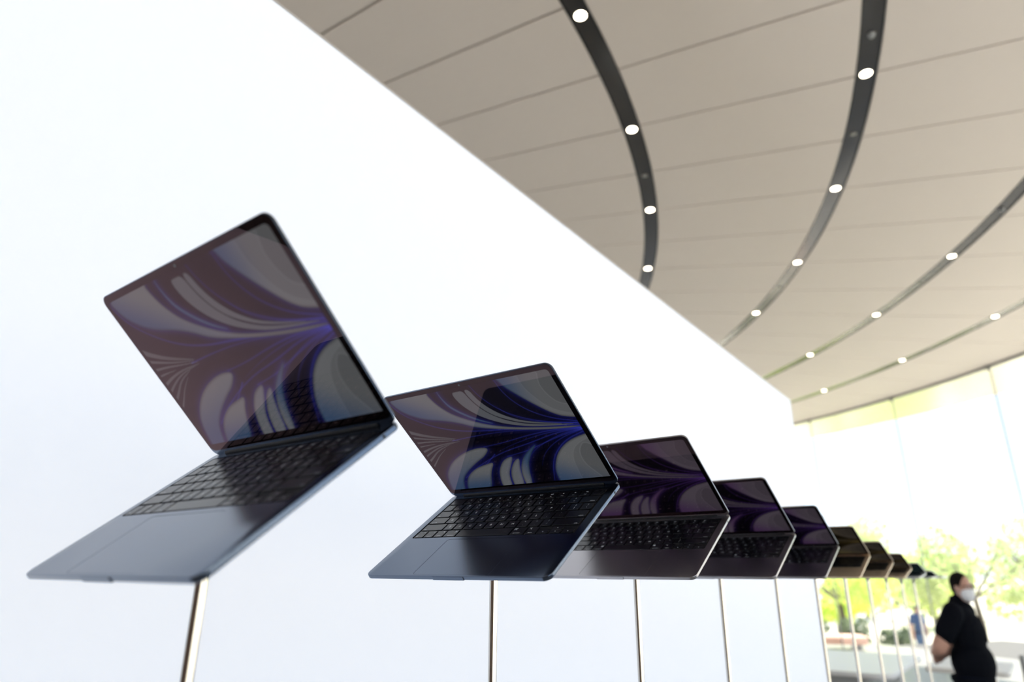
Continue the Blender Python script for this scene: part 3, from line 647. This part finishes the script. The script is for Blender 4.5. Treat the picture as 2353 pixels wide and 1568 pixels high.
def person(loc, rz, label, skin, shirt, trousers, hairc, arms, bulk=1.0, scale=1.0, mask=True, yaw=0.0, vox=.0085):
    """stands at loc facing local +X; arms = [(elbow, wrist, hand dir, knuckle side)] for right (-Y) and left (+Y)"""
    e = empty('person', loc, rz); e.scale = (scale*.78, scale*.90, scale); tag(e, label, 'person')
    B = bulk
    sh = [Vector((-.015, -.190, 1.468)), Vector((-.015, .190, 1.468))]
    HCN = Vector((.045, 0, 1.650)); RY = Matrix.Rotation(yaw, 3, 'Z')
    def H(v): return HCN + RY @ (Vector(v)*.96)
    def torso(b, g):
        ellipsoid(b, (-.005, 0, .97), (.146*B+g, .175*B+g, .13)); ellipsoid(b, (.018*B, 0, 1.13), (.156*B+g, .172*B+g, .17)); ellipsoid(b, (.020, 0, 1.33), (.130*B+g, .180+g, .17))
        capsule(b, (-.02, -.15, 1.455), (-.02, .15, 1.455), .072+g, .072+g); ellipsoid(b, (-.01, 0, 1.44), (.105+g, .16+g, .10))
    def body(b):
        torso(b, -.012); capsule(b, (-.015, 0, 1.42), (.020, 0, 1.565), .066*(.5+.5*B), .058)
        ellipsoid(b, H((0, 0, .022)), (.088, .070, .084), RY); ellipsoid(b, H((.030, 0, -.050)), (.064, .058, .066), RY); capsule(b, H((.04, 0, -.085)), H((.06, 0, -.085)), .026, .022)
        capsule(b, H((.080, 0, .010)), H((.098, 0, -.028)), .009, .013, 10, 4)
        for s_ in (-1, 1):
            ellipsoid(b, H((-.005, s_*.073, -.012)), (.020, .010, .032), RY, 12); ellipsoid(b, H((.070, s_*.030, .018)), (.022, .020, .010), RY, 12)
        for i_, (el, wr, hd, kn) in enumerate(arms):
            capsule(b, sh[i_], el, .064*B, .058*B); capsule(b, el, wr, .058*B, .034); hand(b, wr, hd, kn, 1.0, -1 if i_ == 0 else 1)
        for s_ in (-1, 1):
            capsule(b, (0, s_*.095, .92), (.01, s_*.10, .50), .085*B, .056); capsule(b, (.01, s_*.10, .50), (-.02, s_*.10, .09), .056, .038)
            capsule(b, (-.02, s_*.10, .06), (.12, s_*.11, .04), .042, .034)
    fuse('body', body, skin, e, vox, 3)
    def shirt_b(b):
        torso(b, .010)
        for i_, a in enumerate(arms):
            el = Vector(a[0]); mid = sh[i_].lerp(el, .60); capsule(b, sh[i_], mid, .078*B, .078*B)
        capsule(b, (-.018, 0, 1.47), (.008, 0, 1.545), .084, .072)
    so = fuse('shirt', shirt_b, shirt, e, vox, 4)
    bm = bmesh.new()
    for r_, z_, x_ in ((.080, 1.478, -.002), (.076, 1.520, .006)): pass
    add_lathe(bm, [(.078, -.03), (.074, .028), (.080, .030), (.092, -.030)], 28); c_ = obj('collar', bm, shirt, so, True); c_.location = (.004, 0, 1.540); c_.rotation_euler = (0, R(16), 0)
    bm = bmesh.new(); add_box(bm, (0, 0, 0), (.006, .032, .17)); c_ = obj('placket', bm, shirt, so); c_.location = (.148*(.5+.5*B)+.004, 0, 1.36); c_.rotation_euler = (0, R(-9), 0)
    def tr(b):
        ellipsoid(b, (0, 0, .95), (.142*B, .182*B, .13)); ellipsoid(b, (.012*B, 0, 1.02), (.150*B, .176*B, .06))
        for s_ in (-1, 1):
            capsule(b, (0, s_*.095, .92), (.01, s_*.10, .50), .102*B, .078); capsule(b, (.01, s_*.10, .50), (-.01, s_*.10, .08), .078, .068)
    to = fuse('trousers', tr, trousers, e, vox, 4)
    bm = bmesh.new(); g = bmesh.ops.create_circle(bm, segments=36, radius=1)
    bm.free(); bm = bmesh.new(); add_lathe(bm, [(1.0, -.018), (1.03, -.016), (1.03, .016), (1.0, .018)], 36); bt = obj('belt', bm, M_shirt, e, True); bt.scale = (.160*B, .186*B, 1); bt.location = (-.002*B, 0, 1.02)
    bm = bmesh.new(); slab(bm, .05, .036, .006, [(0, 0), (0, .006), (.002, .008)]); bu = obj('belt_buckle', bm, M_chrome, e); bu.location = (-.002*B+.163*B, 0, 1.02); bu.rotation_euler = (0, PI/2, 0)
    for s_ in (-1, 1):
        def sb(b, s_=s_): ellipsoid(b, (.055, s_*.105, .045), (.135, .048, .045)); capsule(b, (-.03, s_*.102, .05), (-.03, s_*.102, .11), .050, .046); add_box(b, (.05, s_*.105, .012), (.25, .088, .024))
        fuse('shoe', sb, M_rubber, e, .008, 3)
    def hb(b):
        ellipsoid(b, H((-.010, 0, .036)), (.090, .077, .080), RY); ellipsoid(b, H((-.042, 0, .0)), (.050, .070, .068), RY)
    t_ = RY @ Vector((.80, 0, -.60)); 
    fuse('hair', hb, hairc, e, .007, 3, cut=[(H((.050, 0, .058)), RY @ Vector((.92, 0, -.40))), (H((-.02, 0, -.052)), Vector((0, 0, -1)))])
    for s_ in (-1, 1):
        bm = bmesh.new(); ellipsoid(bm, H((.075, s_*.030, .008)), (.010, .013, .009), RY, 10); ey = obj('eye', bm, M_eye, e, True)
        bm = bmesh.new(); ellipsoid(bm, H((.0835, s_*.030, .008)), (.0030, .0055, .0055), RY, 8); obj('iris', bm, M_hair, ey, True)
    if mask:
        def mb(b): ellipsoid(b, H((.046, 0, -.052)), (.062, .066, .058), RY); ellipsoid(b, H((.070, 0, -.045)), (.044, .048, .052), RY)
        mo = fuse('face_mask', mb, M_mask, e, .006, 4, cut=[(H((.020, 0, 0)), RY @ Vector((-1, 0, 0))), (H((.08, 0, -.010)), RY @ Vector((-.15, 0, 1)))])
        for s_ in (-1, 1):
            bm = bmesh.new(); add_tube(bm, H((.03, s_*.070, -.030)), H((-.012, s_*.084, .004)), .0016, n=6); add_tube(bm, H((.03, s_*.066, -.075)), H((-.012, s_*.084, -.030)), .0016, n=6); obj('ear_loop', bm, M_mask, mo)
        gl = empty('glasses', (0, 0, 0), 0, e)
        bm = bmesh.new()
        for s_ in (-1, 1):
            c0 = H((.112, s_*.033, .006)); pts_ = [c0 + RY @ Vector((0, .026*math.cos(t), .018*math.sin(t))) for t in np.linspace(0, 2*PI, 15)]
            for a_, b_ in zip(pts_, pts_[1:]): add_tube(bm, a_, b_, .0020, n=6)
            add_tube(bm, H((.110, s_*.060, .010)), H((-.010, s_*.082, .010)), .0018, n=6)
        add_tube(bm, H((.113, -.008, .008)), H((.113, .008, .008)), .002, n=6); obj('glasses_frame', bm, M_rubber, gl)
    return e
M_skin = mat('skin', (0.52, 0.29, 0.21), rough=.5, noise=.05, nscale=15); M_shirt = mat('black_shirt', (.005, .0055, .008), rough=.9, noise=.15, nscale=60, spec=.05)
M_trous = mat('navy_trousers', (.007, .009, .018), rough=.9, noise=.15, nscale=60, spec=.05); M_hair = mat('dark_hair', (.008, .006, .005), rough=.8, noise=.2, nscale=80, spec=.1)
M_eye = mat('eye_white', (.75, .73, .70), rough=.3, noise=.03); M_mask = mat('white_mask', (.82, .83, .86), rough=.7, noise=.02)
M_bshirt = mat('blue_shirt', (.045, .085, .19), rough=.8, noise=.15, nscale=40); M_btr = mat('blue_jeans', (.05, .10, .20), rough=.8, noise=.15, nscale=40)
VIEWP = Vector((3.42, 5.40, 0)); fa = math.atan2(-VIEWP.x, VIEWP.y)      # facing screen-right
back_arms = [(Vector((-.155, -.250, 1.245)), Vector((-.270, -.085, 1.185)), Vector((-.25, .93, -.28)), Vector((.25, .3, .92))),
             (Vector((-.140, .250, 1.245)), Vector((-.230, .080, 1.170)), Vector((-.22, -.93, -.28)), Vector((.2, -.3, .93)))]
person((VIEWP.x, VIEWP.y, 0), fa + R(-14), 'person in black polo shirt and white face mask standing with hands clasped behind the back', M_skin, M_shirt, M_trous, M_hair, back_arms, bulk=1.10, yaw=R(-14))

# ------------------------------------------------------------ outside: ground, trees, shrubs, far person
def ground_z(x, y):
    d = math.hypot(x-HC.x, y-HC.y)
    t = lambda a, b: max(0, min(1, (d-a)/(b-a)))
    s = lambda q: q*q*(3-2*q)
    ang = math.degrees(math.atan2(y-HC.y, x-HC.x)); k = max(0, min(1, (27.5-ang)/4.5)); k = s(k) if ang > -60 else 0
    d -= 4.6*k*(1-t(40, 60))
    z = -.30 - .62*s(t(22.3, 26)) + 1.25*s(t(33, 58)) + 1.0*s(t(58, 110))
    return z + .12*math.sin(x*.23+1)*math.cos(y*.19)*t(24, 34) + .25*math.sin(x*.07+.4)*math.sin(y*.09)*t(34, 60)
bm = bmesh.new(); na = 120; rr = [22.0, 22.6, 24, 25.5, 27, 29, 31, 33, 35.5, 38, 41, 44, 48, 52, 57, 63, 72, 85, 105, 140]
vs = [[bm.verts.new((HC.x+r*math.cos(2*PI*i/na), HC.y+r*math.sin(2*PI*i/na), ground_z(HC.x+r*math.cos(2*PI*i/na), HC.y+r*math.sin(2*PI*i/na)))) for i in range(na)] for r in rr]
for A, B in zip(vs, vs[1:]):
    for i in range(na): bm.faces.new((A[i], A[(i+1) % na], B[(i+1) % na], B[i]))
tag(obj('ground', bm, M_grass, smooth=True, sharp=180), 'dry sunlit tan grass slope outside', kind='structure')

bm = bmesh.new(); add_lathe(bm, [(22.3, -.32), (22.3, 0), (26.9, 0), (26.9, -.35)], 24, R(4), R(24.5))
tr_ = obj('terrace', bm, M_terr); tr_.location = HC; tag(tr_, 'beige paving just outside the glass at the right', kind='structure')
def leaf_mesh(name, blobs, count, size, seed):
    rng = np.random.RandomState(seed); V = []; F = []
    wts = np.array([b[1][0]*b[1][1]*b[1][2] for b in blobs]); wts = wts/wts.sum()
    pick = rng.choice(len(blobs), count, p=wts)
    for q in pick:
        c, r = blobs[q]; d = rng.normal(size=3); d /= np.linalg.norm(d); rad = rng.uniform(.35, 1.0)**.5
        p = np.array(c) + d*np.array(r)*rad
        a = rng.normal(size=3); a /= np.linalg.norm(a); b = np.cross(a, rng.normal(size=3)); b /= np.linalg.norm(b); s = size*rng.uniform(.6, 1.3)
        n0 = len(V); V += [tuple(p-a*s), tuple(p+b*s*.45), tuple(p+a*s), tuple(p-b*s*.45)]; F.append((n0, n0+1, n0+2, n0+3))
    me = bpy.data.meshes.new(name); me.from_pydata(V, [], F); return me
def tree(x, y, h, cr, ch, label, m, seed, name='tree', count=2600, leaf=.13, lean=0.0, trunk=.13, group='trees outside the glass'):
    z0 = ground_z(x, y); e = empty(name, (x, y, z0-.05)); tag(e, label, 'tree', group); rng = random.Random(seed)
    bm = bmesh.new(); hb = h-ch*.75
    p0 = Vector((0, 0, 0)); p1 = Vector((lean*.5, 0, hb*.55)); p2 = Vector((lean, .1, hb))
    add_tube(bm, p0, p1, trunk, trunk*.8, 10); add_tube(bm, p1, p2, trunk*.8, trunk*.65, 10)
    for k in range(6):
        a = k*1.05 + rng.random(); q = p2 + Vector((math.cos(a)*cr*.6, math.sin(a)*cr*.6, ch*.25+rng.random()*ch*.3)); add_tube(bm, p2 - Vector((0, 0, .1)), q, trunk*.45, trunk*.15, 7)
    obj('trunk', bm, M_bark, e, True)
    blobs = []
    for k in range(15):
        a = rng.random()*2*PI; rr_ = cr*(.25+.55*rng.random()); zz = h-ch*(.12+.76*rng.random())
        blobs.append(((lean+math.cos(a)*rr_, math.sin(a)*rr_, zz), (cr*(.26+.2*rng.random()), cr*(.26+.2*rng.random()), ch*(.14+.08*rng.random()))))
    o = link_mesh('crown', leaf_mesh('crown', blobs, count, leaf, seed), m, e); tag(o, kind='stuff')
    return e
TREES = [(12.7, 27.2, 3.6, 2.3, 2.3, 'bright green tree with dark trunk behind the chrome rods, left of the others', M_leaf, 1),
         (16.5, 25.0, 4.4, 2.4, 3.1, 'light green tree with slim trunk just right of the person, tallest on the right', M_leaf2, 2),
         (21.5, 36.0, 3.6, 2.6, 2.8, 'pale tree farther up the slope behind the head of the person', M_leaf, 3),
         (20.2, 40.2, 5.3, 2.6, 3.8, 'tall pale tree rising above the small champagne laptops', M_leaf2, 4),
         (26.5, 35.0, 4.8, 3.0, 3.6, 'blue green tree at the right edge, far up the slope', M_leaf2, 5),
         (20.8, 21.8, 4.4, 2.2, 2.9, 'yellow green tree cut by the right edge of the frame', M_leaf, 6),
         (14.5, 31.5, 2.7, 1.7, 1.8, 'small yellow green tree behind the far end of the rods', M_leaf, 7),
         (24.5, 45.0, 3.4, 3.0, 2.8, 'faint distant tree on the crest left of the person', M_leaf, 8)]
for t in TREES: tree(*t)
for i, (x, y, s) in enumerate(((10.6, 25.0, 1.35), (11.8, 24.6, 1.4), (12.9, 24.0, 1.1), (9.4, 25.3, 1.35))):
    z0 = ground_z(x, y); e = empty('shrub', (x, y, z0-.03)); tag(e, 'low dark grey green shrub behind the rods, %s' % ['second from the wall end', 'third from the wall end', 'rightmost of four', 'nearest the wall end'][i], 'shrub', 'shrubs outside the glass')
    bl = [((math.cos(a)*.29, math.sin(a)*.29, s*.5+.1*math.cos(3*a)), (.26, .26, s*.42)) for a in np.linspace(0, 2*PI, 6)[:-1]]
    o = link_mesh('foliage', leaf_mesh('foliage', bl, 900, .09, 20+i), M_leaf3, e); tag(o, kind='stuff')
    bm = bmesh.new()
    for k in range(4): add_tube(bm, (0, 0, 0), (math.cos(k*1.6)*.3, math.sin(k*1.6)*.3, s*.6), .018, .008, 6)
    obj('stems', bm, M_bark, e)
px, py = 10.90, 19.10; sc = 1.14; px *= sc; py *= sc
side_arms = [(Vector((-.03, -.265, 1.17)), Vector((.03, -.27, .92)), Vector((.1, 0, -1)), Vector((1, 0, .1))), (Vector((-.03, .265, 1.17)), Vector((.03, .27, .92)), Vector((.1, 0, -1)), Vector((1, 0, .1)))]
person((px, py, ground_z(px, py)), math.atan2(-py, -px) + R(40), 'distant person in blue standing outside beyond the chrome rods', M_skin, M_bshirt, M_btr, M_hair, side_arms, bulk=1.0, mask=False, vox=.011)
